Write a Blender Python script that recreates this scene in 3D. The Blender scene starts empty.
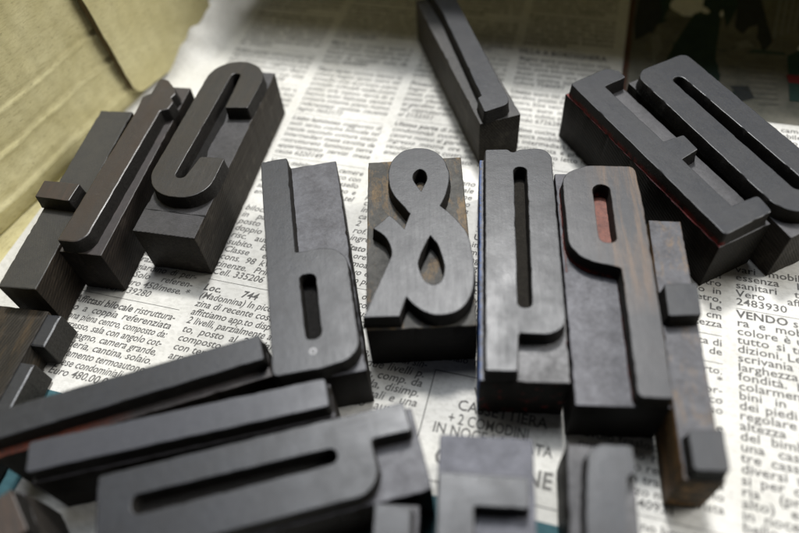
import bpy, bmesh, math, random
import numpy as np
from mathutils import Vector, Matrix, noise
from mathutils.geometry import tessellate_polygon

# everything is laid out in millimetres and scaled to metres
MM = 0.001
C = bpy.context.scene.collection
scene = bpy.context.scene
rng = random.Random(7)
R = math.radians

# ------------------------------------------------------------------ camera
cam_d = bpy.data.cameras.new('camera'); cam = bpy.data.objects.new('camera', cam_d); C.objects.link(cam)
right = Vector((0.99332719, -0.09314605, -0.06800662)); up = Vector((0.11533034, 0.80225643, 0.58573334))
fwd = Vector((0, 0.58966808, -0.80764569))
m = Matrix((right, up, -fwd)).transposed().to_4x4(); m.translation = Vector((0, 0, 170.515 * MM)); cam.matrix_world = m
cam_d.sensor_width = 36; cam_d.lens = 662.94 / 799 * 36; cam_d.clip_start = 0.005; cam_d.clip_end = 50
cam_d.dof.use_dof = True; cam_d.dof.focus_distance = 0.206; cam_d.dof.aperture_fstop = 4.6; cam_d.dof.aperture_blades = 6
scene.camera = cam

# ------------------------------------------------------------------ light
world = bpy.data.worlds.new('World'); scene.world = world; world.use_nodes = True
world.node_tree.nodes['Background'].inputs[0].default_value = (0.80, 0.86, 1.0, 1)
world.node_tree.nodes['Background'].inputs[1].default_value = 0.035

def area(name, pos, target, size, power, color, shape='DISK'):
    d = bpy.data.lights.new(name, 'AREA'); d.shape = shape; d.size = size; d.energy = power; d.color = color
    o = bpy.data.objects.new(name, d); C.objects.link(o); o.location = pos
    o.rotation_euler = (Vector(target) - Vector(pos)).to_track_quat('-Z', 'Y').to_euler()
    return o

area('key_lamp', (0.11, 0.69, 1.13), (0.0, 0.14, 0.0), 0.15, 15.0, (1.0, 0.985, 0.96))
area('ceiling_light', (0.05, 0.57, 1.38), (0.0, 0.12, 0.0), 0.5, 8.5, (0.88, 0.93, 1.0))
area('window_light', (1.0, 0.25, 0.80), (0.0, 0.16, 0.0), 0.7, 13.5, (1.0, 0.985, 0.95))

scene.view_settings.view_transform = 'Standard'; scene.view_settings.look = 'None'
scene.view_settings.exposure = 0; scene.view_settings.gamma = 1
scene.render.engine = 'CYCLES'
scene.cycles.max_bounces = 6; scene.cycles.use_denoising = True

# ------------------------------------------------------------------ object helpers
def empty(name, loc=(0, 0, 0), rz=0.0):
    o = bpy.data.objects.new(name, None); C.objects.link(o)
    o.location = loc; o.rotation_euler = (0, 0, rz); o.empty_display_size = 0.01
    return o

def tag(o, label, cat, group=None):
    o['label'] = label; o['category'] = cat
    if group: o['group'] = group

def mesh_obj(name, verts, faces, mats, parent=None, idx=None, smooth=None, flat=None):
    me = bpy.data.meshes.new(name); me.from_pydata([tuple(v) for v in verts], [], [tuple(f) for f in faces])
    for mt in mats: me.materials.append(mt)
    if idx is not None: me.polygons.foreach_set('material_index', idx)
    if smooth is not None:
        me.polygons.foreach_set('use_smooth', [True] * len(me.polygons)); me.set_sharp_from_angle(angle=R(smooth))
        if flat is not None: me.polygons.foreach_set('use_smooth', flat)
    me.update()
    o = bpy.data.objects.new(name, me); C.objects.link(o)
    if parent: o.parent = parent
    return o

# ------------------------------------------------------------------ shape helpers (2D outlines, mm)
def area2(p): return sum(p[i][0] * p[(i + 1) % len(p)][1] - p[(i + 1) % len(p)][0] * p[i][1] for i in range(len(p))) / 2
def ccw(p): return p if area2(p) > 0 else p[::-1]

def fillet(pts):
    """points are (x, y) or (x, y, r): r rounds that corner."""
    out = []; n = len(pts)
    for i in range(n):
        p = pts[i]; r = p[2] if len(p) > 2 else 0
        P = Vector(p[:2])
        if r <= 0: out.append((P.x, P.y)); continue
        A = Vector(pts[i - 1][:2]) - P; B = Vector(pts[(i + 1) % n][:2]) - P
        la, lb = A.length, B.length; A /= la; B /= lb
        ang = math.acos(max(-1, min(1, A.dot(B))))
        d = min(r / math.tan(ang / 2), la * 0.495, lb * 0.495)
        rr = d * math.tan(ang / 2)
        c = P + (A + B).normalized() * (rr / math.sin(ang / 2))
        a0 = P + A * d - c; a1 = P + B * d - c
        t0 = math.atan2(a0.y, a0.x); dt = (math.atan2(a1.y, a1.x) - t0 + math.pi) % (2 * math.pi) - math.pi
        k = max(3, int(abs(dt) * rr / 0.5), int(abs(dt) / 0.2))
        for j in range(k + 1):
            t = t0 + dt * j / k; out.append((c.x + rr * math.cos(t), c.y + rr * math.sin(t)))
    return out

def spline(pts, k=6):
    """closed smooth outline; a point (x, y, 0) is a sharp corner."""
    n = len(pts); out = []
    for i in range(n):
        p0, p1, p2, p3 = pts[i - 1], pts[i], pts[(i + 1) % n], pts[(i + 2) % n]
        a = Vector(p1[:2]); b = Vector(p2[:2])
        t1 = Vector((0, 0)) if len(p1) > 2 else (b - Vector(p0[:2])) * 0.5
        t2 = Vector((0, 0)) if len(p2) > 2 else (Vector(p3[:2]) - a) * 0.5
        if len(p1) > 2: t1 = (b - a) * 1.0 - t2 * 0.0
        if len(p2) > 2: t2 = (b - a) * 1.0
        for j in range(k):
            t = j / k; h1 = 2*t**3 - 3*t*t + 1; h2 = -2*t**3 + 3*t*t; h3 = t**3 - 2*t*t + t; h4 = t**3 - t*t
            q = a * h1 + b * h2 + t1 * h3 + t2 * h4; out.append((q.x, q.y))
    return out

def resample(p, step):
    out = []
    for i in range(len(p)):
        a = Vector(p[i]); b = Vector(p[(i + 1) % len(p)]); L = (b - a).length
        if L < 1e-4: continue
        k = max(1, int(round(L / step)))
        for j in range(k):
            q = a.lerp(b, j / k); out.append((q.x, q.y))
    return out

def normals2(p):
    n = len(p); out = []
    for i in range(n):
        a = Vector(p[i - 1]); b = Vector(p[i]); c = Vector(p[(i + 1) % n])
        d1 = (b - a).normalized(); d2 = (c - b).normalized()
        n1 = Vector((d1.y, -d1.x)); n2 = Vector((d2.y, -d2.x))
        s = n1 + n2
        if s.length < 1e-3: s = n1.copy()
        s.normalize(); s /= max(0.45, s.dot(n1)); out.append(s)
    return out

def nz(x, y, z, f): return noise.noise(Vector((x * f, y * f, z * f)))

def relief(name, outer, holes, z0, z1, mats, parent, draft=0.35, bev=0.3, chip=0.25, seed=0.0, step=0.8, wob=0.06, bottom=False, loc=None):
    """a solid with the outline `outer` (outward normals; holes cut through), rounded and slightly chipped top edge."""
    loops = [resample(ccw(outer), step)] + [resample(ccw(h)[::-1], step) for h in holes]
    V = []; F = []; I = []; tops = []
    for L in loops:
        N = normals2(L); n = len(L)
        rings = [(draft, z0), (draft * 0.35, z0 + (z1 - z0) * 0.35), (0.0, z1 - bev), (-bev * 0.3, z1 - bev * 0.28), (-bev, z1)]
        base = len(V)
        for ri, (d, z) in enumerate(rings):
            for i, (p, nn) in enumerate(zip(L, N)):
                w = wob * nz(p[0], p[1], seed + z * 0.6, 0.28) * 2
                if ri < 2: w += 0.16 * nz(p[0], p[1], seed + z, 0.9)
                c = 0
                if ri >= 2:
                    q = nz(p[0], p[1], seed * 1.7, 0.45) + 0.5 * nz(p[0], p[1], seed, 1.6)
                    c = chip * max(0, q - 0.25) * (0.6 if ri == 2 else 1.0)
                k = d + w - c
                V.append((p[0] + nn.x * k, p[1] + nn.y * k, z - (c * 0.25 if ri == 3 else 0)))
        for r in range(len(rings) - 1):
            for i in range(n):
                j = (i + 1) % n; a = base + r * n
                F.append((a + i, a + j, a + n + j, a + n + i)); I.append(0 if r == 3 else 1)
        tops.append([base + 4 * n + i for i in range(n)])
    SM = [True] * len(F)
    flat = [i for t in tops for i in t]
    for tri in tessellate_polygon([[Vector((V[i][0], V[i][1], 0)) for i in t] for t in tops]):
        ids = [flat[k] for k in tri]
        a, b, c = (Vector(V[k]) for k in ids)
        if (b - a).cross(c - a).z < 0: ids = ids[::-1]
        F.append(tuple(ids)); I.append(0); SM.append(False)
    if bottom:
        n = len(loops[0]); F.append(tuple(range(n - 1, -1, -1))); I.append(1); SM.append(False)
    o = mesh_obj(name, [(x * MM, y * MM, z * MM) for x, y, z in V], F, mats, parent, I, 33, SM)
    if loc: o.location = loc
    return o

# ------------------------------------------------------------------ materials
def newmat(name):
    mt = bpy.data.materials.new(name); mt.use_nodes = True
    nt = mt.node_tree; b = nt.nodes['Principled BSDF']
    tc = nt.nodes.new('ShaderNodeTexCoord'); mp = nt.nodes.new('ShaderNodeMapping')
    mp.inputs['Scale'].default_value = (1000, 1000, 1000); nt.links.new(tc.outputs['Object'], mp.inputs[0])
    return mt, nt, b, mp.outputs[0]

def N_(nt, kind, **kw):
    n = nt.nodes.new(kind)
    for k, v in kw.items():
        if k.startswith('i_'): n.inputs[k[2:].replace('_', ' ')].default_value = v
        else: setattr(n, k, v)
    return n

def vscale(nt, co, s, off=(0, 0, 0), rot=(0, 0, 0)):
    mp = N_(nt, 'ShaderNodeMapping'); mp.inputs['Scale'].default_value = s; mp.inputs['Location'].default_value = off
    mp.inputs['Rotation'].default_value = rot; nt.links.new(co, mp.inputs[0]); return mp.outputs[0]

def noise_(nt, co, scale, detail=4, rough=0.6, dist=0):
    n = N_(nt, 'ShaderNodeTexNoise'); n.inputs['Scale'].default_value = scale; n.inputs['Detail'].default_value = detail
    n.inputs['Roughness'].default_value = rough; n.inputs['Distortion'].default_value = dist; nt.links.new(co, n.inputs['Vector']); return n.outputs['Fac']

def ramp(nt, f, a, b, va=0.0, vb=1.0):
    n = N_(nt, 'ShaderNodeMapRange'); n.inputs[1].default_value = a; n.inputs[2].default_value = b
    n.inputs[3].default_value = va; n.inputs[4].default_value = vb; nt.links.new(f, n.inputs[0]); return n.outputs[0]

def mul(nt, a, b, op='MULTIPLY'):
    n = N_(nt, 'ShaderNodeMath', operation=op)
    for i, x in enumerate((a, b)):
        if isinstance(x, (int, float)): n.inputs[i].default_value = x
        else: nt.links.new(x, n.inputs[i])
    return n.outputs[0]

def mixc(nt, f, a, b):
    n = N_(nt, 'ShaderNodeMix', data_type='RGBA')
    if isinstance(f, (int, float)): n.inputs[0].default_value = f
    else: nt.links.new(f, n.inputs[0])
    for i, x in ((6, a), (7, b)):
        if isinstance(x, tuple): n.inputs[i].default_value = (*x, 1)
        else: nt.links.new(x, n.inputs[i])
    return n.outputs[2]

def bump(nt, b, hs):
    """hs: list of (height output, distance in mm, strength)"""
    prev = None
    for h, d, s in hs:
        n = N_(nt, 'ShaderNodeBump'); n.inputs['Distance'].default_value = d * MM; n.inputs['Strength'].default_value = s
        nt.links.new(h, n.inputs['Height'])
        if prev is not None: nt.links.new(prev, n.inputs['Normal'])
        prev = n.outputs['Normal']
    nt.links.new(prev, b.inputs['Normal'])

def axis(nt, co, a):
    n = N_(nt, 'ShaderNodeSeparateXYZ'); nt.links.new(co, n.inputs[0]); return n.outputs[a]

def face_mat(name, seed, c1=(0.017, 0.018, 0.021), c2=(0.034, 0.036, 0.041), wood=None, rough=(0.33, 0.47), wood_side=None):
    """inked, worn, half polished printing face"""
    mt, nt, b, co = newmat(name); o = vscale(nt, co, (1, 1, 1), (seed * 37.1, seed * 11.3, 0))
    big = noise_(nt, o, 0.11, 5, 0.6); fine = noise_(nt, o, 2.2, 3, 0.7)
    grain = noise_(nt, vscale(nt, o, (2.6, 0.10, 1)), 1.0, 4, 0.65, 0.4)
    col = mixc(nt, ramp(nt, mul(nt, mul(nt, big, 0.7), mul(nt, noise_(nt, o, 0.5, 5, 0.75), 0.3), 'ADD'), 0.38, 0.62), c1, c2)
    col = mixc(nt, ramp(nt, grain, 0.5, 0.75, 0, 0.45), col, tuple(x * 0.55 for x in c1))
    if wood:
        f = ramp(nt, noise_(nt, vscale(nt, o, (0.34, 0.032, 1)), 1.0, 6, 0.70, 0.35), 0.40, 0.68)
        f = mul(nt, f, ramp(nt, grain, 0.3, 0.62, 0.25, 1))
        if wood_side is not None:
            f = mul(nt, f, ramp(nt, axis(nt, co, 0), wood_side[0], wood_side[1]))
            f = mul(nt, f, ramp(nt, axis(nt, co, 1), wood_side[2], wood_side[3]))
        col = mixc(nt, f, col, wood)
    scr = noise_(nt, vscale(nt, o, (0.22, 5.0, 1), (3, 9, 0), (0, 0, 0.5)), 1.0, 2, 0.5, 0.2)       # light scuffs across the face
    scr = mul(nt, ramp(nt, scr, 0.66, 0.74), ramp(nt, noise_(nt, vscale(nt, o, (1, 1, 1), (17, 3, 0)), 0.25, 3), 0.48, 0.62))
    col = mixc(nt, mul(nt, scr, 0.35), col, (0.13, 0.13, 0.135))
    sp = ramp(nt, noise_(nt, o, 4.2, 2, 0.5), 0.70, 0.76)
    col = mixc(nt, mul(nt, sp, 0.6), col, (0.17, 0.165, 0.155))
    pit = ramp(nt, noise_(nt, vscale(nt, o, (1, 1, 1), (5, 41, 0)), 3.2, 3, 0.6), 0.34, 0.28)
    col = mixc(nt, mul(nt, pit, 0.8), col, (0.008, 0.008, 0.008))
    nt.links.new(col, b.inputs['Base Color'])
    nt.links.new(mul(nt, ramp(nt, big, 0.3, 0.7, rough[1], rough[0]), ramp(nt, mul(nt, fine, grain, 'ADD'), 0.7, 1.3, -0.05, 0.05), 'ADD'), b.inputs['Roughness'])
    bump(nt, b, [(grain, 0.03, 0.30), (fine, 0.045, 0.55), (noise_(nt, o, 0.30, 4), 0.16, 0.30), (pit, 0.05, -0.5)])
    return mt

def wall_mat(name, seed, c=(0.010, 0.009, 0.008), paint=None, zlim=None, xlim=(100, 101)):
    """router cut flank of a letter: black, crusty, with pale dust; paint (colour) clings near its foot"""
    mt, nt, b, co = newmat(name); o = vscale(nt, co, (1, 1, 1), (seed * 17.1, seed * 5.3, 0))
    n1 = noise_(nt, o, 1.3, 5, 0.75); n2 = noise_(nt, o, 4.5, 3, 0.7)
    col = mixc(nt, ramp(nt, n1, 0.35, 0.7), c, tuple(x * 2.4 for x in c))
    col = mixc(nt, ramp(nt, n2, 0.66, 0.78, 0, 0.55), col, (0.11, 0.10, 0.09))
    if paint:
        f = mul(nt, ramp(nt, axis(nt, co, 2), zlim[1], zlim[0]), ramp(nt, noise_(nt, o, 0.5, 5, 0.7), 0.40, 0.58))
        f = mul(nt, f, ramp(nt, axis(nt, co, 0), xlim[1], xlim[0]))
        col = mixc(nt, f, col, paint)
    nt.links.new(col, b.inputs['Base Color']); b.inputs['Roughness'].default_value = 0.62; b.inputs['Specular IOR Level'].default_value = 0.18
    bump(nt, b, [(n1, 0.6, 0.8), (n2, 0.25, 0.9)])
    return mt

def shoulder_mat(name, seed, c1=(0.030, 0.029, 0.031), c2=(0.075, 0.072, 0.082), wood=None, wthr=(0.46, 0.60), saw=0.0, paint=None, rough=(0.46, 0.60), saw_rot=0.9, streak=False):
    mt, nt, b, co = newmat(name); o = vscale(nt, co, (1, 1, 1), (seed * 23.7, seed * 9.1, 0))
    big = noise_(nt, o, 0.16, 6, 0.72, 0.3); mid = noise_(nt, o, 0.9, 5, 0.72); fine = noise_(nt, o, 3.2, 3, 0.7)
    mot = mul(nt, mul(nt, big, 0.65), mul(nt, mid, 0.35), 'ADD')
    col = mixc(nt, ramp(nt, mot, 0.38, 0.62), c1, c2)
    if wood:
        w = ramp(nt, noise_(nt, vscale(nt, o, (0.20, 0.07, 1)), 1.0, 6, 0.78, 0.5), wthr[0], wthr[1])
        w = mul(nt, w, ramp(nt, mid, 0.32, 0.6, 0.35, 1))
        col = mixc(nt, w, col, wood)
    col = mixc(nt, ramp(nt, fine, 0.60, 0.75, 0, 0.35), col, (0.13, 0.125, 0.12))
    col = mixc(nt, ramp(nt, fine, 0.42, 0.30, 0, 0.6), col, (0.012, 0.011, 0.011))
    if paint:
        col = mixc(nt, mul(nt, ramp(nt, axis(nt, co, paint[1]), paint[2], paint[3]), ramp(nt, mid, 0.40, 0.52)), col, paint[0])
    nt.links.new(col, b.inputs['Base Color'])
    nt.links.new(ramp(nt, mot, 0.35, 0.65, rough[1], rough[0]), b.inputs['Roughness'])
    hs = [(mid, 0.10, 0.5), (fine, 0.04, 0.5)]
    if saw:
        wv = N_(nt, 'ShaderNodeTexWave', wave_type='BANDS', bands_direction='X'); wv.inputs['Scale'].default_value = 0.62
        wv.inputs['Distortion'].default_value = 1.6; wv.inputs['Detail'].default_value = 2; wv.inputs['Detail Scale'].default_value = 0.35
        nt.links.new(vscale(nt, o, (1, 1, 1), (0, 0, 0), (0, 0, saw_rot)), wv.inputs['Vector'])
        hs.append((wv.outputs['Fac'], 0.08, saw))
        col2 = mixc(nt, mul(nt, ramp(nt, wv.outputs['Fac'], 0.2, 0.9), 0.30 * min(1, saw * 1.5)), col, (0.012, 0.012, 0.012)); nt.links.new(col2, b.inputs['Base Color'])
    bump(nt, b, hs)
    return mt

def side_mat(name, seed, c1=(0.008, 0.007, 0.006), c2=(0.020, 0.016, 0.013), paint=None, rough=0.55, wood=None, wthr=(0.5, 0.62)):
    """long grain and end grain of the block's sides; paint = (colour, axis, from, to) a painted edge"""
    mt, nt, b, co = newmat(name); o = vscale(nt, co, (1, 1, 1), (seed * 13.7, seed * 4.1, seed * 3.3))
    g = noise_(nt, vscale(nt, o, (1.4, 0.05, 1.4)), 1.0, 5, 0.65, 0.3); n1 = noise_(nt, o, 0.22, 5, 0.65)
    wv = N_(nt, 'ShaderNodeTexWave', wave_type='BANDS', bands_direction='X'); wv.inputs['Scale'].default_value = 0.42
    wv.inputs['Distortion'].default_value = 2.0; wv.inputs['Detail'].default_value = 3; wv.inputs['Detail Scale'].default_value = 0.4
    nt.links.new(vscale(nt, o, (1, 1, 1), (0, 0, 0), (0.2, 0.55, 0.3)), wv.inputs['Vector'])
    col = mixc(nt, ramp(nt, g, 0.35, 0.7), c1, c2)
    col = mixc(nt, ramp(nt, wv.outputs['Fac'], 0.1, 0.9, 0.0, 0.5), col, tuple(x * 0.6 for x in c1))
    col = mixc(nt, ramp(nt, n1, 0.55, 0.72, 0, 0.45), col, tuple(x * 1.7 for x in c2))
    if wood:
        col = mixc(nt, ramp(nt, noise_(nt, vscale(nt, o, (0.3, 0.05, 0.3)), 1.0, 5, 0.7), *wthr), col, wood)
    if paint:
        for (pc, ax, a, z, thr) in paint:
            col = mixc(nt, mul(nt, ramp(nt, axis(nt, co, ax), a, z), ramp(nt, noise_(nt, o, 0.3, 5, 0.75), thr, thr + 0.12)), col, pc)
    nt.links.new(col, b.inputs['Base Color']); b.inputs['Roughness'].default_value = rough; b.inputs['Specular IOR Level'].default_value = 0.10
    bump(nt, b, [(g, 0.10, 0.35), (wv.outputs['Fac'], 0.08, 0.55), (noise_(nt, o, 2.2, 4, 0.7), 0.05, 0.4)])
    return mt

def flat_mat(name, c, c2=None, rough=0.8, scale=0.5):
    mt, nt, b, co = newmat(name)
    n = noise_(nt, co, scale, 5, 0.7)
    nt.links.new(mixc(nt, ramp(nt, n, 0.3, 0.7), c, c2 or tuple(x * 0.75 for x in c)), b.inputs['Base Color'])
    b.inputs['Roughness'].default_value = rough; b.inputs['Specular IOR Level'].default_value = 0.3
    return mt

def paper_mat():
    mt, nt, b, co = newmat('newsprint')
    c = mixc(nt, ramp(nt, noise_(nt, co, 0.035, 5, 0.6), 0.35, 0.65), (0.60, 0.59, 0.545), (0.71, 0.70, 0.665))
    rot = vscale(nt, co, (1, 1, 1), (0, 0, 0), (0, 0, R(20.3)))
    ghost = noise_(nt, vscale(nt, rot, (0.55, 0.9, 1), (31, 7, 0)), 1.0, 4, 0.65)        # print of the other side showing through
    c = mixc(nt, ramp(nt, ghost, 0.46, 0.64, 0, 0.42), c, (0.43, 0.42, 0.385))
    fib = noise_(nt, co, 3.0, 4, 0.7)
    c = mixc(nt, ramp(nt, fib, 0.52, 0.75, 0, 0.22), c, (0.40, 0.385, 0.34))
    st = noise_(nt, vscale(nt, co, (1, 1, 1), (70, 31, 0)), 0.6, 3, 0.6)
    c = mixc(nt, ramp(nt, st, 0.75, 0.80, 0, 0.55), c, (0.34, 0.29, 0.19))
    nt.links.new(c, b.inputs['Base Color']); b.inputs['Roughness'].default_value = 0.75; b.inputs['Specular IOR Level'].default_value = 0.25
    bump(nt, b, [(noise_(nt, co, 0.06, 4, 0.6), 1.2, 0.35), (noise_(nt, co, 0.5, 4, 0.6), 0.12, 0.35), (fib, 0.03, 0.3)])
    return mt

def ink_mat(name, c, gap=0.30):
    mt, nt, b, co = newmat(name)
    n = noise_(nt, co, 3.2, 4, 0.7)
    col = mixc(nt, ramp(nt, n, 0.42, 0.70, 0, gap), c, (0.26, 0.25, 0.235))
    col = mixc(nt, ramp(nt, noise_(nt, co, 0.05, 4, 0.6), 0.4, 0.7, 0, 0.3), col, (0.2, 0.195, 0.18))
    nt.links.new(col, b.inputs['Base Color']); b.inputs['Roughness'].default_value = 0.8; b.inputs['Specular IOR Level'].default_value = 0.2
    return mt

def card_mat():
    mt, nt, b, co = newmat('cardboard')
    c = mixc(nt, ramp(nt, noise_(nt, co, 0.045, 6, 0.65, 0.4), 0.33, 0.67), (0.57, 0.51, 0.265), (0.72, 0.66, 0.385))
    fibre = noise_(nt, vscale(nt, co, (0.35, 1.6, 1.6)), 1.0, 6, 0.75, 0.6)
    c = mixc(nt, ramp(nt, fibre, 0.48, 0.72, 0, 0.55), c, (0.34, 0.285, 0.13))
    spot = noise_(nt, vscale(nt, co, (0.35, 0.9, 0.9), (13, 5, 2)), 1.0, 5, 0.72)
    c = mixc(nt, ramp(nt, spot, 0.60, 0.70, 0, 0.7), c, (0.21, 0.17, 0.085))
    # rubbed dirt in a loose upright smear
    x = axis(nt, co, 0)
    sm = mul(nt, ramp(nt, noise_(nt, vscale(nt, co, (0.5, 0.5, 0.12)), 1.0, 5, 0.75), 0.48, 0.62), mul(nt, ramp(nt, x, 10, 15), ramp(nt, x, 26, 18)))
    c = mixc(nt, mul(nt, sm, mul(nt, ramp(nt, axis(nt, co, 2), 12, 42), 0.75)), c, (0.12, 0.095, 0.05))
    nt.links.new(c, b.inputs['Base Color']); b.inputs['Roughness'].default_value = 0.82; b.inputs['Specular IOR Level'].default_value = 0.25
    ridge = N_(nt, 'ShaderNodeTexWave', wave_type='BANDS', bands_direction='X'); ridge.inputs['Scale'].default_value = 0.045
    ridge.inputs['Distortion'].default_value = 0.6; nt.links.new(co, ridge.inputs['Vector'])
    bump(nt, b, [(noise_(nt, co, 0.10, 4, 0.6), 1.2, 0.4), (ridge.outputs['Fac'], 0.5, 0.25), (fibre, 0.12, 0.5)])
    return mt

# ------------------------------------------------------------------ the box (lined with newspaper)
W0 = Vector((-104.0, 217.2)); WA = R(58.0)
wd = Vector((math.cos(WA), math.sin(WA))); wn = Vector((math.sin(WA), -math.cos(WA)))      # along the wall, into the box
card = card_mat(); card_edge = flat_mat('cardboard_cut_edge', (0.085, 0.062, 0.032), (0.16, 0.12, 0.06))

E1 = Vector((math.cos(R(-20.3)), math.sin(R(-20.3)))); E2 = Vector((-E1.y, E1.x))
def ST(s, t): p = E1 * s + E2 * t; return p.x, p.y

box = empty('cardboard_box', (W0.x * MM, W0.y * MM, 0), WA)
tag(box, 'olive brown cardboard box lined with newspaper, creased side wall', 'box')
# side wall: a sheet with pressed creases, leaning slightly out, thickness behind
def wall_off(s, z):
    o = -0.045 * z
    for cz, wdt, h in ((4.6, 1.2, 0.9), (18.9, 1.0, 0.9), (31.0, 0.9, 0.5)):
        zz = z - cz - 0.9 * nz(s, 0, cz, 0.05)
        o += h * math.exp(-(zz / wdt) ** 2) * (0.75 + 0.5 * nz(s, 3, cz, 0.09))
        o += -0.4 * math.exp(-((zz - 2.0 * wdt) / wdt) ** 2)
    o += 0.9 * nz(s, z, 0, 0.03) + 0.25 * nz(s, z, 5, 0.14) + 0.10 * nz(s, z, 9, 0.5)
    if z < 19: o += (19 - z) * 0.06
    return o
ss = np.concatenate([np.arange(-150, -62, 6), np.arange(-62, 80, 0.8), np.arange(80, 123, 4)]); zs = np.concatenate([np.arange(-2, 40, 0.6), np.arange(40, 72, 1.4), np.arange(72, 146, 6)])
V = []; F = []
for s in ss:
    for z in zs: V.append((s * MM, -wall_off(s, z) * MM, z * MM))
nzv = len(zs)
for i in range(len(ss) - 1):
    for j in range(nzv - 1): F.append((i * nzv + j, (i + 1) * nzv + j, (i + 1) * nzv + j + 1, i * nzv + j + 1))
o = mesh_obj('wall', V, F, [card], box, smooth=60)
sm = o.modifiers.new('thickness', 'SOLIDIFY'); sm.thickness = 3.2 * MM; sm.offset = -1
# the inner flap glued on the side wall, rounded corner, dark cut edge
flap = relief('flap', fillet([(7.4, 3.2, 5.5), (42, -1.0, 8), (61, 6, 5), (62, 75, 1), (4.5, 75, 1)]), [], 1.6, 4.6, [card, card_edge], box, draft=0.0, bev=0.25, chip=0.5, seed=3, step=1.5, wob=0.12)
flap.rotation_euler = (R(90 - 2.6), 0, 0)
# base board, back wall and an unseen flap added to shade the back
def slab(name, c, parent, mats):
    """c: eight corners in world mm, lower four then upper four"""
    inv = Matrix.Rotation(-WA, 3, 'Z')
    v = [inv @ (Vector(p) - Vector((W0.x, W0.y, 0))) * MM for p in c]
    return mesh_obj(name, v, [(3, 2, 1, 0), (4, 5, 6, 7), (0, 1, 5, 4), (1, 2, 6, 5), (2, 3, 7, 6), (3, 0, 4, 7)], mats, parent)
def quad_slab(name, q, z0, z1): return slab(name, [(*p, z0) for p in q] + [(*p, z1) for p in q], box, [card])
back_t = 318.0
quad_slab('base', [ST(-260, -120), ST(222, -120), ST(222, back_t + 3), ST(-150, back_t + 3)], -5.5, -2.2)
quad_slab('back_wall', [ST(-141, back_t), ST(222, back_t), ST(222, back_t + 3), ST(-141, back_t + 3)], -2.2, 150)
quad_slab('right_shade_wall', [ST(218, -120), ST(221, -120), ST(221, back_t - 1), ST(218, back_t - 1)], -2.2, 76)  # out of view, added to keep side light off the shaded back
quad_slab('shade_flap', [ST(-153, 241), ST(218, 241), ST(218, back_t + 2), ST(-142, back_t + 2)], 76, 79)

# ------------------------------------------------------------------ the newspaper
paper = empty('newspaper', (0, 0, 0))
tag(paper, 'creased newspaper page of small classified adverts lining the box floor', 'newspaper')
newsprint = paper_mat(); ink = ink_mat('black_ink', (0.090, 0.088, 0.085)); grey_ink = ink_mat('grey_ink', (0.17, 0.165, 0.155), 0.15)

def smooth01(x): x = max(0.0, min(1.0, x)); return x * x * (3 - 2 * x)
def paper_h(x, y):
    h = -0.35 + 0.30 * nz(x, y, 1.0, 0.022) + 0.12 * nz(x, y, 4.0, 0.07)
    d = (Vector((x, y)) - W0).dot(wn)
    s_ = (Vector((x, y)) - W0).dot(wd)
    k = smooth01((16 - d) / 16) * smooth01((s_ - 22) / 26)
    if k > 0: h += k * (11 + 3.5 * nz(x, y, 8.0, 0.16) + 1.5 * nz(x, y, 2.0, 0.4))
    k2 = smooth01((9 - d) / 9) * smooth01((s_ + 25) / 20)
    h += k2 * 1.2
    return h
S0, S1, T0, T1, ST_ = -176.0, 150.0, -16.0, 316.0, 2.0
ns = int((S1 - S0) / ST_) + 1; nt_ = int((T1 - T0) / ST_) + 1
V = []; ok = []
for i in range(ns):
    for j in range(nt_):
        x, y = ST(S0 + i * ST_, T0 + j * ST_)
        d = (Vector((x, y)) - W0).dot(wn)
        if -0.2 < d < 2.6: x += wn.x * (2.6 - d); y += wn.y * (2.6 - d); d = 2.61
        V.append((x * MM, y * MM, paper_h(x, y) * MM)); ok.append(d > 2.6)
F = []
for i in range(ns - 1):
    for j in range(nt_ - 1):
        q = (i * nt_ + j, (i + 1) * nt_ + j, (i + 1) * nt_ + j + 1, i * nt_ + j + 1)
        if all(ok[k] for k in q): F.append(q)
mesh_obj('sheet', V, F, [newsprint], paper, smooth=80)

# -- type for the print: letter shapes of the built-in font, cached as flat meshes
CH = {}
def load_chars(chars, bold):
    objs = {}
    def mk(body):
        cu = bpy.data.curves.new('glyph', 'FONT'); cu.body = body; cu.size = 1; cu.resolution_u = 2
        cu.offset = 0.026 if bold else 0.010
        o = bpy.data.objects.new('glyph', cu); C.objects.link(o); return o
    for c in sorted(set(chars + 'H')): objs[c] = (mk(c), mk(c + 'H'))
    space = mk(' H')
    bpy.context.view_layer.update(); dg = bpy.context.evaluated_depsgraph_get()
    def data(o):
        me = bpy.data.meshes.new_from_object(o.evaluated_get(dg))
        n = len(me.vertices); v = np.empty(n * 3); me.vertices.foreach_get('co', v); v = v.reshape(-1, 3)[:, :2]
        f = [tuple(p.vertices) for p in me.polygons]; bpy.data.meshes.remove(me); return v, f
    hx = data(objs['H'][0])[0][:, 0].max()
    for c in chars:
        v, f = data(objs[c][0]); a = data(objs[c][1])[0][:, 0].max() - hx
        CH[(c, bold)] = (v, f, a + (0.02 if bold else 0))
    CH[(' ', bold)] = (np.zeros((0, 2)), [], data(space)[0][:, 0].max() - hx)
    for c in list(objs): 
        for o in objs[c]:
            cu = o.data; bpy.data.objects.remove(o); bpy.data.curves.remove(cu)
    cu = space.data; bpy.data.objects.remove(space); bpy.data.curves.remove(cu)
ALL = ''.join(sorted(set('abcdefghijklmnopqrstuvwxyzABCDEFGHIJKLMNOPQRSTUVWXYZ0123456789.,:;-/()+*\'àèòùé!°')))
load_chars(ALL, False); load_chars(ALL, True)
XH = CH[('x', False)][0][:, 1].max()

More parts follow.
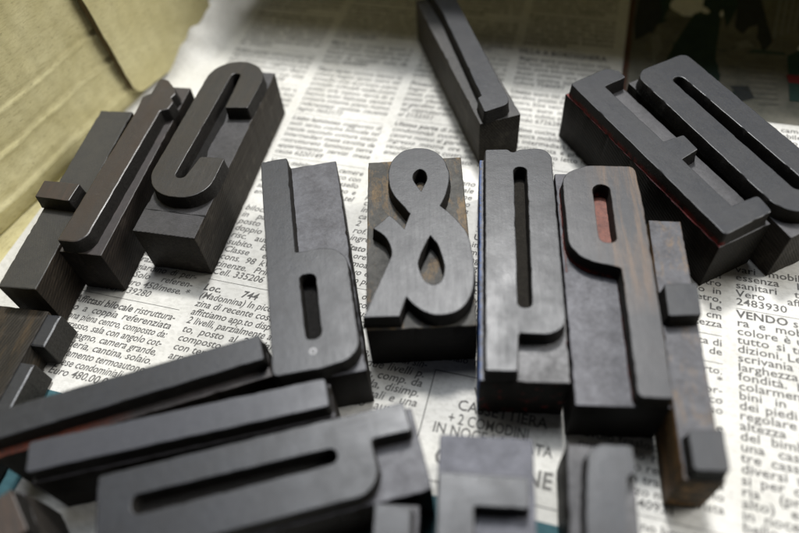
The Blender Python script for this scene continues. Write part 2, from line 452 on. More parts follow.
class Print:
    def __init__(self): self.V = []; self.F = []; self.n = 0
    def poly(self, pts):                                   # a flat patch in (s, t), finely cut so that it follows the paper
        self.V.append(np.array(pts, float)); self.F.append(tuple(range(self.n, self.n + len(pts)))); self.n += len(pts)
    def bar(self, s0, t0, s1, t1, w):
        k = max(1, int(math.hypot(s1 - s0, t1 - t0) / 2)); d = Vector((s1 - s0, t1 - t0)).normalized(); n = Vector((-d.y, d.x)) * w / 2
        for i in range(k):
            a = Vector((s0, t0)).lerp(Vector((s1, t1)), i / k); b = Vector((s0, t0)).lerp(Vector((s1, t1)), (i + 1) / k)
            self.poly([(a - n)[:], (b - n)[:], (b + n)[:], (a + n)[:]])
    def line(self, s, t, text, xh=1.55, width=None, flush=True, bold=False, shear=0.0, xs=1.0, align='L', boldwords=0):
        size = xh / XH
        words = text.split()
        ws = []
        for i, w in enumerate(words):
            bd = bold or i < boldwords
            ws.append((w, bd, sum(CH.get((c, bd), CH[('x', bd)])[2] for c in w) * size * xs))
        sp = CH[(' ', False)][2] * size * xs; tot = sum(w[2] for w in ws); n = len(ws)
        gap = sp; k = 1.0
        if width:
            nat = tot + sp * (n - 1)
            if nat > width: k = width / nat; gap = sp * k
            elif flush and n > 1: gap = (width - tot) / (n - 1)
            elif align == 'C': s += (width - nat) / 2
            elif align == 'R': s += width - nat
        x = s
        for w, bd, wl in ws:
            for c in w:
                v, f, a = CH.get((c, bd), CH[('x', bd)])
                q = np.empty_like(v); q[:, 0] = x + (v[:, 0] * xs * k + v[:, 1] * shear) * size; q[:, 1] = t + v[:, 1] * size
                self.V.append(q); self.F += [tuple(i + self.n for i in p) for p in f]; self.n += len(v)
                x += a * size * xs * k
            x += gap
    def build(self, name, mat, lift, parent, clip=True):
        V = np.concatenate(self.V); out = []
        for s, t in V:
            x, y = ST(s, t); out.append((x * MM, y * MM, (paper_h(x, y) + lift) * MM))
        F = self.F
        if clip:
            bad = np.array([(Vector((v[0] / MM, v[1] / MM)) - W0).dot(wn) < 4 for v in out])
            F = [f for f in F if not any(bad[i] for i in f)]
        return mesh_obj(name, out, F, [mat], parent)

CW = 36.0
COL = {k: -102.5 + 40 * k for k in range(-1, 6)}
words_it = ('appartamento bilocale trilocale cucina soggiorno camera bagno balcone cantina solaio box posto auto termoautonomo ristrutturato arredato affittasi vendesi libero subito '
            'centro zona mare piano terra primo secondo terzo ultimo ascensore giardino terrazzo vista doppi servizi ingresso sala con angolo cottura due camere ampio luminoso in di da per e al '
            'nuovo recente costruzione ottimo stato no intermediari prezzo trattabile spese condominiali minime richiesta solo referenziati classe energetica euro mese tel ore pasti porte legno '
            'tavolo sedie mobile letto armadio divano lampada vetro cassetti colore bianco noce massello come nuovo usato privato vende causa trasloco').split()
txt = Print(); bold_txt = Print()
def put(k, t, s, wd_=None, bw=0, **kw): txt.line(COL[k], t - 0.8, s, width=wd_ or CW, boldwords=bw, **kw)
def rule(k, t, a=0, b=CW): txt.bar(COL[k] + a, t, COL[k] + b, t, 0.16)

def fill(k, t_hi, t_lo, shear, pitch=3.08, xh=1.5, xs=0.95, dens=1.0):
    t = t_hi; left = 0; r = random.Random(k * 100 + int(t_hi))
    while t > t_lo:
        if left <= 0:
            if t < t_hi: rule(k, t + 0.5); t -= pitch * 0.75
            left = r.randint(4, 9); first = True
        line = []; wid = 0.0
        for k_ in range(30):
            w = r.choice(words_it)
            if first and not line: w = w.capitalize()
            a = sum(CH[(c, False)][2] for c in w + ' ') * xh / XH * xs
            if wid + a > CW * 1.06: continue
            line.append(w); wid += a
            if wid > CW * 0.96: break
        last = left == 1
        if last:
            line = line[:r.randint(1, 2)] + [str(r.randint(2000000, 9899999))]
        put(k, t, ' '.join(line), shear=shear, xh=xh, xs=xs, flush=not last, bw=r.choice((1, 2)) if first else 0)
        first = False; left -= 1; t -= pitch
SH = 0.24
# left column, bold heading and a flat to let
fill(-1, 282, 112, SH)
for i, l in enumerate(['cucina, soggiorno, camera', 'bagno, terrazzo, box auto', 'e piccolo giardino di per-', 'tinenza. Solo referen-', 'ziati. Euro 450/mese. *', 'Tel. 0187 739280']):
    put(-1, 105.0 - 3.15 * i, l, shear=SH, flush=i not in (4, 5), align='R' if i == 4 else 'L')
rule(-1, 86.2)
for i, l in enumerate(['Affittasi bilocale ristruttura-', 'to a coppia referenziata', 'zona piena centro, composto da:', 'ingresso, sala con angolo cot-', 'tura, bagno, camera grande,', 'lavanderia, cantina, solaio.', 'Riscaldamento termoautono-', 'mo. Spese condominiali mini-', 'me. Euro 480.00,00 * Tel.']):
    put(-1, 83.0 - 3.1 * i, l, shear=SH, xh=1.62, bw=2 if i == 0 else 0)
# second column
fill(0, 282, 136, SH)
for i, l in enumerate(['bilocale vicino al mare', 'in palazzina (arredata).', 'posto auto, balcone e', 'doppio garage, cantina', 'risc. autonomo. Libero', 'subito. Euro 700 mese', 'Classe energetica: C', 'cons. 98 kWh/m2a, pet-', 'tinenze. Primo Mirante.', 'Cell. 335206']):
    put(0, 130.2 - 3.1 * i, l, shear=SH, xh=1.6, flush=i != 9)
rule(0, 99.3)
for i, l in enumerate(['Loc. 744', '(Madonnina) In piccola palaz-', 'zina di recente costruzione', 'affittiamo app.to disposto su', '2 livelli, parzialmente arreda-', 'to, posto al 2° piano e', 'composto da: ingresso,', 'con terrazza, cucina tutta', 'arredata, bagno, camera,', 'disimpegno, ripostiglio', 'e posto auto coperto.']):
    put(0, 95.8 - 3.14 * i, l, wd_=18.5 if i == 0 else None, shear=SH, xh=1.6, bw=2 if i == 0 else 0)
# third column
fill(1, 282, 163, SH)
for i, l in enumerate(['Loc. Pegazzano', 'Pannelli solari, bilocale', 'con ampio balcone', 'affittiamo subito', 'p.to auto e cantina', 'cio, piccola corte', 'interna, cucina', 'ca 80 mq, bagno', '2 livelli, doppio', 'rof. ristrutturato', 'ingresso, sala']):
    put(1, 156.0 - 3.1 * i, l, shear=SH, bw=1 if i == 0 else 0)
fill(1, 121, 93, SH)
for i, l in enumerate(['camere, cucina, bagno, in sin-', 'gola casa su due livelli p.', 'terra, ingresso, comp. da', 'tre camere, sala, disimp.', 'due balconi, locali e una', 'cantina, posto auto p.']):
    put(1, 84.7 - 3.08 * i, l, shear=SH, xh=1.65)
# fourth column, above the framed advert
bold_txt.line(COL[2] - 1, 231.5, 'VILLA A BORDIGHERA', xh=2.0, width=35, bold=True, xs=1.05)
fill(2, 284, 238, 0); fill(2, 228, 88, 0)
for k in (3, 4, 5): pass
fill(3, 203, 146, 0, xs=1.1); fill(4, 203, 150, 0, xs=1.1); fill(5, 203, 60, 0, xs=1.1)
# right hand columns, small furniture
for i, l in enumerate(['mobile con tavolo in', 'cristallo e porte vetro', 'bianco come nuovo in', 'legno e quattro in vetro,', 'da sala nuove. Le', 'sedie larghe 75 cm', 'tutte della stessa altezza']):
    put(3, 133.8 - 2.93 * i, l, xh=1.5, xs=1.12)
rule(3, 112.6)
for i, l in enumerate(['VENDO coppia porta di', 'ingresso a due ante de']): put(3, 110.0 - 2.95 * i, l, xh=1.5, xs=1.12)
rule(3, 103.6)
for i, l in enumerate(['VENDO attrezzi per orto.', 'usati pochissimo, *', 'zappa e forbici per or-', 'taggi, tutto in blocco', 'a prezzo molto basso']): put(3, 101.0 - 3.0 * i, l, xh=1.5, xs=1.12)
fill(3, 84, 56, 0, xs=1.12)
for i, l in enumerate(['vari mobiletti legno', 'essenza legno per', 'sanitari tinta noce', 'Vero affare. Tel.', '2483930']): put(4, 137.4 - 3.0 * i, l, xh=1.6, xs=1.15, flush=i != 4)
rule(4, 123.2)
for i, l in enumerate(['VENDO scrivania neo', 'ra e mobile libreria', 'colore è un Faggio in', 'tutto si trova in con', 'dizioni. Le dimensioni', 'scrivania sono 120 di', 'larghezza per 60 pro', 'fondità. La seduta e', 'colarmente per bam', 'bini in quanto uno', 'dei piedi permette di', 'regolare il piano in', 'altezza in base età', 'del bimbo e inoltre', 'una cassettiera con', 'tre cassetti grandi e', 'diversi scomparti uti', 'si per contenere pic', 'ria (primi due in', 'alto) e anche libri', 'in noce tutto nuovo', 'bello e mai usato']):
    put(4, 120.9 - 2.93 * i, l, xh=1.66, xs=1.15, bw=1 if i == 0 else 0)
txt.build('printed_text', ink, 0.05, paper); bold_txt.build('printed_headline', ink, 0.05, paper)

# framed advert
ad = Print()
ad.bar(-23.8, 84.0, -23.8, 52.9, 0.28); ad.bar(14.6, 84.0, 14.6, 52.9, 0.28); ad.bar(-23.8, 84.0, 14.6, 84.0, 0.28); ad.bar(-23.8, 52.9, 14.6, 52.9, 0.28)
for t, l, s, w in ((78.9, 'VENDO', -12, 15), (74.4, 'CASSETTIERA', -15.4, 24.5), (70.2, '+ 2 COMODINI', -17.2, 22.0), (66.7, 'IN NOCE LACCATA', -20.6, 32.0)):
    ad.line(s, t - 0.9, l, xh=2.05 if t > 67 else 2.0, width=w, xs=1.05)
ad.build('printed_advert', ink, 0.05, paper)
ad2 = Print(); ad2.line(-18.4, 57.5, 'OCCASIONE', xh=2.9, width=30.8, bold=True); ad2.build('advert_headline', grey_ink, 0.05, paper)
# teal band at the foot of the page
tb = Print()
for i in range(60):
    s = -150 + i * 5
    hi = 52.4 if s < -75 else 49.3
    lo = 8 if s < -129 else 34
    for j in range(8): tb.poly([(s, lo + (hi - lo) * j / 8), (s + 5, lo + (hi - lo) * j / 8), (s + 5, lo + (hi - lo) * (j + 1) / 8), (s, lo + (hi - lo) * (j + 1) / 8)])
tb.build('teal_band', flat_mat('teal_ink', (0.030, 0.085, 0.10), (0.05, 0.125, 0.145)), 0.05, paper)

# colour photograph printed on the page at the back
def patch(name, polys, mat, lift):
    for q in polys:
        p = Print(); p.poly(resample(q, 3.0)); p.build(name, mat, lift, paper)
patch('printed_photograph', [fillet([(18.0, 300), (150, 300), (150, 206.5), (18.0, 206.5)])], flat_mat('photo_ground_ink', (0.075, 0.078, 0.062), (0.17, 0.16, 0.13), scale=0.10), 0.10)
photo_green = flat_mat('photo_green_ink', (0.006, 0.020, 0.015), (0.018, 0.040, 0.030), scale=0.2)
photo_black = flat_mat('photo_black_ink', (0.010, 0.012, 0.012), (0.03, 0.035, 0.035), scale=0.3)
patch('printed_photograph', [[(18.5, 300), (66, 300), (62.9, 281.4), (57.0, 262), (56.6, 238.4), (61, 225), (57, 212), (36, 210), (30, 226), (33.5, 240), (30.5, 255), (27, 262)]], photo_green, 0.15)
patch('printed_photograph', [[(21.8, 285), (29.2, 285), (31.4, 267.2), (28.4, 252.4), (21.8, 243.7), (20.5, 260)], [(61.9, 285), (70.9, 285), (73.9, 254.7), (71, 249), (67.4, 248.7), (64.4, 255.5), (60.0, 262)], [(57.5, 238), (60.5, 236), (66, 219), (61, 216), (57, 226)]], photo_black, 0.2)
patch('printed_photograph', [[(31.7, 249.2), (58.3, 246.2), (58.2, 244.9), (31.8, 247.7)], [(58.6, 249), (78.2, 248.6), (78.2, 246.6), (58.6, 246.0)]], flat_mat('photo_haze_ink', (0.045, 0.075, 0.062)), 0.25)
patch('printed_photograph', [[(27.6, 250.8), (30.8, 253.5), (33.0, 240.1), (29.2, 233.0)], [(59.5, 252), (64.5, 254.5), (67, 250.5), (62, 248.8)]], flat_mat('photo_pale_ink', (0.20, 0.195, 0.17)), 0.3)
patch('printed_photograph', [[(73.9 + i * 2.6, 258 + i * 2.0), (75.2 + i * 2.6, 257 + i * 2.0), (79.8 + i * 2.6, 290), (78.6 + i * 2.6, 290)] for i in range(4)], flat_mat('photo_stripe_ink', (0.20, 0.20, 0.19)), 0.3)
patch('printed_photograph', [[(77.6, 234.6), (84.5, 235.0), (84.0, 230.0), (78.2, 229.9)]], flat_mat('photo_red_ink', (0.16, 0.010, 0.012)), 0.35)
patch('printed_photograph', [[(78.8, 246.5), (86, 252.9), (92, 220.2), (77.9, 219.5)]], flat_mat('photo_teal_ink', (0.015, 0.050, 0.040)), 0.3)
patch('printed_photograph', [[(18.0, 300), (20.2, 300), (20.2, 206.5), (18.0, 206.5)]], flat_mat('photo_brown_ink', (0.10, 0.035, 0.022), (0.06, 0.045, 0.03), scale=0.2), 0.22)
pl = Print()
for i in range(9): pl.bar(59 + i * 1.0, 240 - i * 3, 74, 240.5 - i * 3, 0.5)
pl.build('printed_photograph', flat_mat('photo_line_ink', (0.10, 0.095, 0.08)), 0.28, paper)

# ------------------------------------------------------------------ the wooden type
GROUP = 'wooden letterpress type blocks'
ZF, ZS = 23.3, 18.5
def rect(x0, y0, x1, y1, r=0.25): return fillet([(x0, y0, r), (x1, y0, r), (x1, y1, r), (x0, y1, r)])

def block(x, y, deg, x0, x1, L, label, seed, shoulder=None, side=None, groove=None, top=None):
    t = empty('wood_type_block', (x * MM, y * MM, 0), R(deg)); tag(t, label, 'type block', GROUP)
    sh = shoulder or shoulder_mat('worn_shoulder_wood', seed); sd = side or side_mat('inked_block_side', seed)
    relief('body', rect(x0, -L / 2, x1, L / 2), [], 0.0, top or ZS, [sh, sd], t, draft=0.0, bev=0.28, chip=0.55, seed=seed * 3.1, step=1.0, wob=0.05, bottom=True)
    if groove is not None:
        relief('scored_line', rect(x0 + 0.3, groove - 0.12, x1 - 0.3, groove + 0.12, 0.05), [], ZS - 0.3, ZS + 0.03, [black, black], t, draft=0, bev=0.02, chip=0, step=2, wob=0.3, seed=seed)
    return t
black = flat_mat('dried_black_ink', (0.006, 0.006, 0.006), rough=0.8)

def letter(t, outer, holes, seed, face=None, flank=None, name='raised_letter', z1=ZF, draft=0.45, bev=0.24):
    return relief(name, outer, holes, ZS - 0.2, z1, [face or face_mat('worn_inked_face', seed), flank or wall_mat('letter_flank', seed)], t, draft=draft, bev=bev, chip=0.26, seed=seed * 7.3)

crust = wall_mat('crusted_ink', 30, (0.008, 0.0075, 0.007))
def deposit(t, x0, y0, x1, y1, r, seed, mat=None):
    """dried ink and fluff caked on the floor of a letter's counter"""
    relief('ink_deposit', rect(x0 - 0.5, y0 - 0.5, x1 + 0.5, y1 + 0.5, r), [], ZS - 0.3, ZS + 0.22, [mat or crust, black], t, draft=0.1, bev=0.1, chip=0.3, seed=seed, step=0.6, wob=0.35)
# letter b, centre left
t = block(-25.5, 117, 3.8, -11.6, 11.6, 76.8, 'dark grey wooden type block with raised lower case letter b', 1,
          shoulder=shoulder_mat('blue_grey_shoulder', 1, (0.032, 0.031, 0.036), (0.078, 0.079, 0.090)))
letter(t, fillet([(-11.7, -38.1, 1.6), (0.5, -38.1, 6), (10.9, -36.6, 13.0), (10.9, -0.2, 11.5), (-3.4, -0.2, 0.6), (-3.4, 38.3, 0.7), (-11.8, 38.2, 0.7)]),
       [fillet([(-2.5, -29.3, 1.3), (1.6, -29.3, 1.9), (1.6, -8.5, 2.0), (-2.9, -8.5, 1.2)])], 1)
relief('nail_mark', fillet([(1.0 * math.cos(a) - 1.0, 1.0 * math.sin(a) - 32.9) for a in np.arange(0, 6.28, 0.35)]), [fillet([(0.5 * math.cos(a) - 1.0, 0.5 * math.sin(a) - 32.9) for a in np.arange(0, 6.28, 0.35)])],
       ZF - 0.2, ZF + 0.03, [flat_mat('pale_mark', (0.42, 0.42, 0.43)), black], t, draft=0, bev=0.02, chip=0, step=0.4, wob=0)
deposit(t, -2.7, -29.0, 1.6, -8.5, 1.6, 61)
# ampersand
t = block(6.4, 121.2, -4.4, -15.0, 14.8, 62.6, 'short wooden type block with raised ampersand on its gold stained top', 2,
          shoulder=shoulder_mat('gold_stained_shoulder', 2, (0.018, 0.017, 0.014), (0.045, 0.042, 0.034), wood=(0.15, 0.090, 0.030), wthr=(0.50, 0.62), rough=(0.55, 0.7)),
          side=side_mat('black_block_side', 2, (0.007, 0.0065, 0.006), (0.016, 0.014, 0.012)))
letter(t, spline([(1.3, 31.6), (5.4, 30.4), (8.7, 26.8), (10.3, 21.3), (10.1, 16.6), (8.9, 11.4), (7.0, 7.1, 0), (10.5, 2.8), (13.4, -2.0), (14.7, -7.0), (15.0, -12), (15.0, -17), (14.2, -22.4), (12.6, -26.4), (10.2, -29.0), (7.2, -30.3), (4.0, -30.4), (1.0, -29.2), (-1.6, -27.0), (-3.7, -24.3, 0),
                   (-5.6, -30.2, 0), (-15.1, -30.0, 0), (-8.9, -13.8, 0), (-7.5, -9.4), (-8.5, -5.0), (-10.3, -2.2), (-12.7, -0.1, 0), (-8.0, 4.6, 0), (-6.0, 2.4), (-3.8, -0.6, 0), (-2.0, 4.7, 0), (-4.2, 8.2), (-6.7, 12.5), (-8.0, 17.0), (-8.1, 22.2), (-6.9, 26.8), (-4.1, 30.2), (-1.4, 31.4)], 5),
       [spline([(1.4, 22.3), (3.1, 20.9), (3.5, 18.2), (2.7, 15.9), (1.6, 13.3, 0), (0.4, 15.6), (-0.6, 18.2), (-0.3, 20.7)], 5),
        spline([(3.6, -3.9, 0), (5.5, -7.5), (6.6, -12.1), (6.9, -15.6), (6.2, -18.8), (4.9, -20.4), (3.2, -20.7), (1.6, -19.4), (0.4, -16.6), (-0.1, -13.4), (1.0, -9.6), (2.5, -6.0)], 5)], 2,
       face=face_mat('plain_grey_face', 2, (0.024, 0.025, 0.029), (0.033, 0.035, 0.039), rough=(0.40, 0.46)))
# letter p with the blue edge
t = block(34.2, 109.1, -9.5, -11.6, 11.0, 77.0, 'wooden type block with narrow raised letter p and a blue painted left edge', 3,
          shoulder=shoulder_mat('pale_worn_shoulder', 3, (0.045, 0.044, 0.045), (0.14, 0.138, 0.142), paint=((0.035, 0.08, 0.22), 0, -10.6, -11.2)),
          side=side_mat('blue_edged_side', 3, paint=[((0.035, 0.085, 0.25), 0, -11.2, -11.5, 0.40), ((0.22, 0.21, 0.23), 0, -11.2, -11.5, 0.60), ((0.22, 0.03, 0.03), 1, -14, -26, 0.57)]))
letter(t, fillet([(-10.0, 38.3, 0.8), (-3.0, 38.4, 1.4), (-1.6, 36.9, 1.2), (0.4, 38.3, 2.5), (10.2, 39.2, 8.2), (10.3, -27.6, 6.8), (-1.7, -27.2, 0.9), (-2.3, -38.0, 0.5), (-10.1, -38.1, 0.6)]),
       [fillet([(-1.7, -19.6, 1.7), (2.0, -19.6, 1.6), (2.5, 30.9, 2.0), (-1.4, 30.9, 1.8)])], 3)
deposit(t, -1.6, -19.6, 2.3, 31, 1.6, 62, wall_mat('brown_crust', 31, (0.016, 0.014, 0.011)))
# letter q, red in its bowl
t = block(55.7, 99.7, -9.4, -11.2, 11.4, 76.8, 'brown worn wooden type block with raised letter q and red paint inside its bowl', 4,
          shoulder=shoulder_mat('mottled_blue_shoulder', 4, (0.038, 0.037, 0.044), (0.098, 0.098, 0.114)),
          side=side_mat('black_block_side', 4, (0.007, 0.0065, 0.006), (0.014, 0.012, 0.011)))
letter(t, fillet([(11.6, 37.0, 2.0), (-2.0, 37.3, 6), (-10.0, 34.0, 9.5), (-10.0, 3.0, 12.0), (3.3, -0.6, 0.8), (2.6, -38.0, 1.6), (10.6, -38.0, 0.6), (12.0, 20)]),
       [fillet([(-1.5, 8.0, 2.2), (3.2, 8.0, 1.9), (3.5, 29.6, 2.2), (-1.5, 29.6, 2.4)])], 4,
       face=face_mat('brown_worn_face', 4, (0.032, 0.033, 0.037), (0.055, 0.054, 0.057), wood=(0.17, 0.105, 0.060), wood_side=(-3.5, 3.0, -16, -5)),
       flank=wall_mat('red_footed_flank', 4, paint=(0.30, 0.045, 0.03), zlim=(ZS + 0.3, ZS + 1.6), xlim=(2.0, 3.0)))
relief('paint_stain', rect(-1.9, 7.6, 3.6, 30.0, 1.5), [], ZS - 0.2, ZS + 0.12, [shoulder_mat('red_paint', 4, (0.08, 0.016, 0.007), (0.24, 0.055, 0.022)), black], t, draft=0, bev=0.05, chip=0, step=1, wob=0)
relief('paint_stain', rect(-10.6, 1.0, -9.9, 26.0, 0.3), [], ZS - 0.2, ZS + 0.08, [shoulder_mat('red_paint', 5, (0.10, 0.016, 0.012), (0.03, 0.02, 0.02)), black], t, draft=0, bev=0.05, chip=0.5, step=1, wob=0.4)
# colon
t = block(69.9, 79.3, -11.8, -4.6, 4.4, 75.6, 'narrow wooden type block with a colon of two raised squares beside letter q', 5,
          shoulder=shoulder_mat('tan_edged_shoulder', 5, (0.040, 0.039, 0.045), (0.098, 0.099, 0.112), wood=(0.20, 0.12, 0.05), wthr=(0.53, 0.70), saw=0.5),
          side=side_mat('bare_brown_side', 5, (0.055, 0.036, 0.019), (0.10, 0.062, 0.028), wood=(0.26, 0.14, 0.055), wthr=(0.50, 0.64)))
letter(t, fillet([(-4.3, 2.3, 0.7), (3.9, 3.2, 0.7), (4.0, 13.0, 0.7), (-4.3, 12.2, 0.7)]), [], 5, name='raised_dot')
letter(t, fillet([(-3.6, -37.2, 0.8), (4.0, -36.9, 0.8), (4.1, -27.0, 0.8), (-3.6, -28.0, 0.8)]), [], 6, name='raised_dot')
# letter C
t = block(-58.6, 170.5, -17.3, -10.4, 10.3, 78.2, 'dark brown wooden type block with raised letter C and a scored line', 7,
          shoulder=shoulder_mat('dark_shoulder', 7, (0.026, 0.025, 0.025), (0.058, 0.055, 0.058), saw=0.9, saw_rot=1.2),
          side=side_mat('brown_block_side', 7, (0.022, 0.019, 0.016), (0.050, 0.044, 0.036)), groove=-30.2)
letter(t, fillet([(1.7, 13.4, 0.4), (9.6, 14.4, 0.5), (10.2, 38.2, 10.4), (-11.0, 38.4, 10.4), (-11.0, -27.9, 10.5), (10.5, -27.9, 10.6), (10.4, -9.9, 0.6), (2.2, -9.9, 1.2), (0.4, -20.0, 1.6), (-2.9, -20.0, 1.6), (-2.2, 31.5, 1.6), (1.0, 31.5, 1.5)]),
       [], 7, face=face_mat('dark_polished_face', 7, (0.015, 0.0145, 0.0145), (0.030, 0.028, 0.027), wood=(0.032, 0.027, 0.024), rough=(0.31, 0.43)))
deposit(t, -2.2, -19.5, 0.0, 31, 0.8, 65)
# letter l with the broken top
t = block(-84.9, 166.6, -15.1, -6.9, 7.0, 77.0, 'dark brown wooden type block with a chipped raised letter l between the hyphen and C', 8,
          shoulder=shoulder_mat('dark_shoulder', 8, (0.018, 0.015, 0.014), (0.040, 0.032, 0.030)),
          side=side_mat('brown_black_side', 8, (0.012, 0.010, 0.009), (0.030, 0.024, 0.019)))
letter(t, fillet([(-5.5, -37.8, 0.7), (3.3, -37.9, 4.5), (4.2, 15, 3), (4.2, 20.2, 0.8), (6.7, 21.6, 0.8), (7.2, 25.2, 0.9), (5.5, 27.2, 0.7), (6.4, 29.6, 0.8), (4.9, 32.2, 0.7), (0.6, 36.6, 1.2), (-2.9, 37.4, 0.9), (-2.9, 29.2, 0.8), (-5.2, 27.0, 0.9), (-4.6, 18.9, 2)]),
       [], 8, face=face_mat('brown_polished_face', 8, (0.024, 0.020, 0.018), (0.038, 0.031, 0.028), wood=(0.036, 0.025, 0.020), rough=(0.33, 0.46)), bev=0.5)
# hyphen
t = block(-102.6, 156.4, -13.2, -6.3, 5.9, 76.6, 'dark wooden type block with one raised hyphen square against the cardboard wall', 9,
          shoulder=shoulder_mat('smooth_dark_shoulder', 9, (0.018, 0.017, 0.015), (0.032, 0.030, 0.026), saw=0.16, saw_rot=-0.5),
          side=side_mat('brown_black_side', 9, (0.012, 0.010, 0.008), (0.036, 0.028, 0.020)))
letter(t, fillet([(-7.0, -7.4, 0.4), (5.0, -8.3, 0.4), (5.5, -1.1, 0.4), (-7.0, -0.4, 0.4)]), [], 9, name='raised_hyphen', face=face_mat('brown_polished_face', 9, (0.024, 0.021, 0.019), (0.036, 0.031, 0.028), wood=(0.055, 0.032, 0.022)))
# letter E with the red line
t = block(83.8, 142.8, 20.1, -8.4, 10.0, 75.4, 'dark wooden type block with raised letter E and a red painted groove', 10,
          shoulder=shoulder_mat('dark_shoulder', 10, (0.032, 0.031, 0.033), (0.075, 0.073, 0.078), paint=((0.18, 0.015, 0.014), 0, -7.7, -8.1)),
          side=side_mat('black_block_side', 10, (0.009, 0.0085, 0.0075), (0.022, 0.019, 0.015)))
letter(t, fillet([(-7.6, -37.1, 1.0), (9.0, -36.6, 1.2), (10.0, -30.2, 1.0), (1.0, -29.8, 0.4), (1.0, -8.7, 0.4), (7.8, -7.8, 0.6), (8.1, -0.7, 0.5), (1.1, 0.0, 0.5), (1.1, 29.8, 0.5), (9.8, 30.4, 0.6), (9.9, 34.4, 3.0), (7.0, 37.4, 2.0), (-7.7, 36.7, 1.0)]),
       [], 10, flank=wall_mat('red_footed_flank', 10, paint=(0.20, 0.020, 0.016), zlim=(ZS + 0.4, ZS + 1.8), xlim=(-7.0, -6.0)))
relief('paint_line', rect(-8.2, -37.4, -7.5, 37.0, 0.2), [], ZS - 0.2, ZS + 0.10, [shoulder_mat('red_paint', 10, (0.12, 0.012, 0.010), (0.26, 0.028, 0.024)), black], t, draft=0, bev=0.04, chip=0.6, step=1, wob=0.3)
# letter O
t = block(114.2, 146.9, 18.6, -17.8, 5.2, 76.0, 'dark wooden type block with raised narrow letter O beside the E block', 11,
          shoulder=shoulder_mat('dark_shoulder', 11, (0.032, 0.031, 0.033), (0.075, 0.073, 0.078)),
          side=side_mat('grey_block_side', 11, (0.020, 0.018, 0.015), (0.050, 0.044, 0.036)))
letter(t, fillet([(-17.7, 37.0, 5.5), (3.6, 37.4, 2.6), (4.0, -37.0, 9), (-17.9, -34.5, 9.5)]), [fillet([(-8.9, -28, 2.2), (-4.2, -28, 2.2), (-5.0, 28.6, 2.0), (-9.0, 28.6, 1.8)])], 11)
deposit(t, -9.0, -28.5, -4.4, 29, 1.8, 63)
# letter J at the back
t = block(32.4, 204.3, 10.0, -7.2, 7.2, 76.8, 'long dark wooden type block pointing to the back with a raised letter l', 12,
          shoulder=shoulder_mat('dark_shoulder', 12, (0.026, 0.025, 0.024), (0.058, 0.055, 0.052)),
          side=side_mat('grey_block_side', 12, (0.028, 0.025, 0.021), (0.070, 0.062, 0.050)))
letter(t, fillet([(-5.8, -38.3, 0.8), (3.9, -37.2, 3.4), (5.6, 20, 4), (6.3, 37.6, 1.5), (-2.4, 37.6, 1.0), (-1.8, 18.8, 4), (-4.0, -30.2, 0.5), (-5.4, -31.0, 0.5)]), [], 12)
# block lying on its side, front left: body with the letter standing out to the right
u = Vector((math.cos(R(-15.2)), math.sin(R(-15.2)))); v = Vector((-u.y, u.x))
c = Vector((-105.3, 115.4)) - v * 38.3
t = empty('wood_type_block', (c.x * MM, c.y * MM, 0), R(-15.2)); tag(t, 'wooden type block lying on its side with grainy flank up, at the left edge', 'type block', GROUP)
grain_side = side_mat('bare_grain_side', 13, (0.020, 0.018, 0.015), (0.042, 0.037, 0.031), wood=(0.062, 0.045, 0.028), wthr=(0.50, 0.72), rough=0.5)
relief('body', rect(-18.5, -38.3, 0, 38.3), [], 0, 10.4, [grain_side, grain_side], t, draft=0, bev=0.28, chip=0.5, seed=41, step=1, bottom=True)
strip = face_mat('worn_inked_face', 13)
relief('raised_letter', rect(-0.3, 26.6, 4.6, 37.6, 0.35), [], 0.6, 10.2, [strip, wall_mat('letter_flank', 13, (0.018, 0.017, 0.015))], t, draft=0.2, bev=0.7, chip=0.25, seed=42)
relief('raised_letter', rect(-0.3, -37.5, 4.6, 21.4, 0.35), [], 0.6, 10.2, [strip, wall_mat('letter_flank', 14, (0.018, 0.017, 0.015))], t, draft=0.2, bev=0.7, chip=0.25, seed=43)
# long bar at the front left, red on its shoulder
t = block(-71.0, 78.9, -78.5, -5.6, 5.0, 70.0, 'wooden type block with a long plain raised bar, hindmost of the three lying crosswise', 15,
          shoulder=shoulder_mat('red_stained_shoulder', 15, (0.020, 0.017, 0.016), (0.045, 0.036, 0.034), paint=((0.115, 0.028, 0.014), 1, 0, -14)))
letter(t, fillet([(-5.4, -34.6, 0.8), (2.6, -34.6, 0.8), (2.2, 34.4, 0.8), (-5.3, 34.4, 0.8)]), [], 15)
# second bar
t = block(-57.0, 68.5, -83.7, -4.4, 4.8, 73.6, 'wooden type block with a raised blue grey bar between two crosswise blocks', 16)
letter(t, fillet([(-3.8, -36.0, 0.9), (3.8, -36.0, 0.9), (3.8, 36.2, 0.9), (-3.8, 36.2, 0.9)]), [], 16, face=face_mat('blue_grey_face', 16, (0.036, 0.038, 0.046), (0.055, 0.057, 0.066)))
# big P across the front
t = block(-37.6, 52.4, -82.0, -10.5, 10.3, 76.6, 'wooden type block with a large raised letter P lying crosswise at the front', 17,
          shoulder=shoulder_mat('mottled_blue_shoulder', 17, (0.038, 0.037, 0.044), (0.090, 0.091, 0.104)))
letter(t, fillet([(-10.6, -36.0, 0.9), (9.3, -36.0, 1.0), (9.3, 27.3, 10.5), (-3.0, 27.0, 1.0), (-2.7, 36.7, 0.8), (-10.3, 36.5, 0.8)]),
       [fillet([(-4.0, -28.2, 1.6), (0.6, -28.2, 1.8), (0.4, 18.7, 1.9), (-3.2, 18.7, 1.9)])], 17)
deposit(t, -4.0, -28.2, 0.6, 18.7, 1.8, 64)
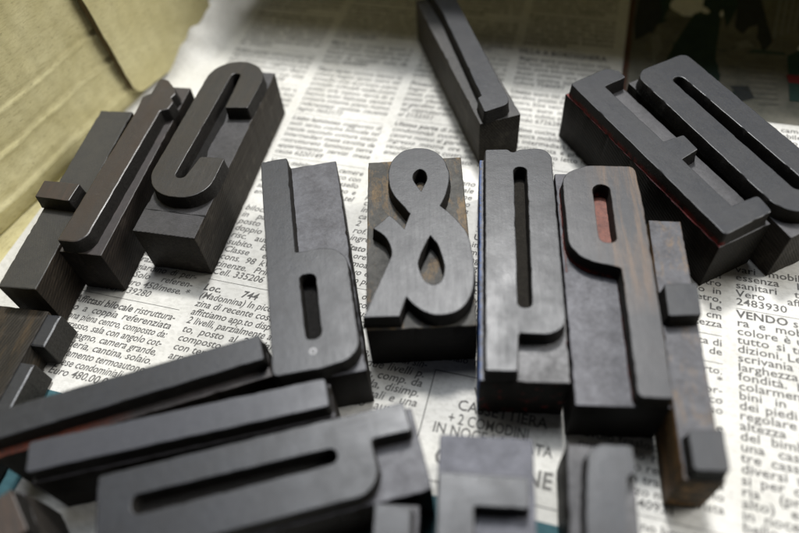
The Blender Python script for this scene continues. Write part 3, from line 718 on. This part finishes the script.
# i, F and f at the bottom edge
t = block(-12.6, 7.6, -8.5, -4.9, 5.4, 76.0, 'wooden type block with a narrow raised stem between the large P and F', 18)
letter(t, fillet([(-4.2, -37.6, 0.8), (3.9, -37.6, 0.8), (3.9, 36.6, 0.9), (-4.2, 36.6, 0.9)]), [], 18)
t = block(9.0, 20.8, -10.0, -10.9, 11.1, 76.6, 'wooden type block with raised letter F and a bare lilac grey top edge', 19,
          shoulder=shoulder_mat('lilac_shoulder', 19, (0.060, 0.062, 0.078), (0.112, 0.115, 0.143), saw=0.5))
letter(t, fillet([(-10.6, 27.7, 0.7), (9.4, 27.6, 0.7), (9.2, 20.6, 0.7), (-2.6, 20.5, 0.6), (-2.3, 4.5, 0.6), (6.5, 4.5, 0.7), (6.5, -2.5, 0.7), (-2.3, -2.5, 0.6), (-2.2, -37.4, 0.7), (-10.0, -37.4, 0.7)]), [], 19)
t = block(31.6, 15.9, -12.0, -5.7, 9.2, 76.6, 'wooden type block with raised round shouldered letter f at the bottom edge', 20,
          shoulder=shoulder_mat('pale_worn_shoulder', 20, (0.035, 0.034, 0.036), (0.09, 0.088, 0.094)))
letter(t, fillet([(-1.8, 37.1, 4.6), (8.1, 37.2, 0.8), (8.4, 31.0, 0.9), (6.5, 29.9, 1.0), (5.6, 18, 3), (5.0, -35.3, 0.8), (-2.9, -35.3, 0.8), (-2.9, 20, 3)]), [], 20)
# corner of one more block, bottom left
u = Vector((math.cos(R(32)), math.sin(R(32)))); v = Vector((-u.y, u.x)); c = Vector((-94.6, 58.2)) - u * 7.5 - v * 38.3
t = block(c.x, c.y, 32, -7.5, 7.5, 76.6, 'brownish wooden type block of which only a corner shows at the bottom left', 21,
          side=side_mat('grey_block_side', 21, (0.020, 0.018, 0.016), (0.042, 0.037, 0.032)))
letter(t, fillet([(-7.0, 26.0, 0.6), (7.0, 26.0, 0.6), (7.0, 37.6, 0.6), (-7.0, 37.6, 0.6)]), [], 21, face=face_mat('brown_polished_face', 21, (0.034, 0.029, 0.026), (0.055, 0.046, 0.040), wood=(0.09, 0.055, 0.04)))
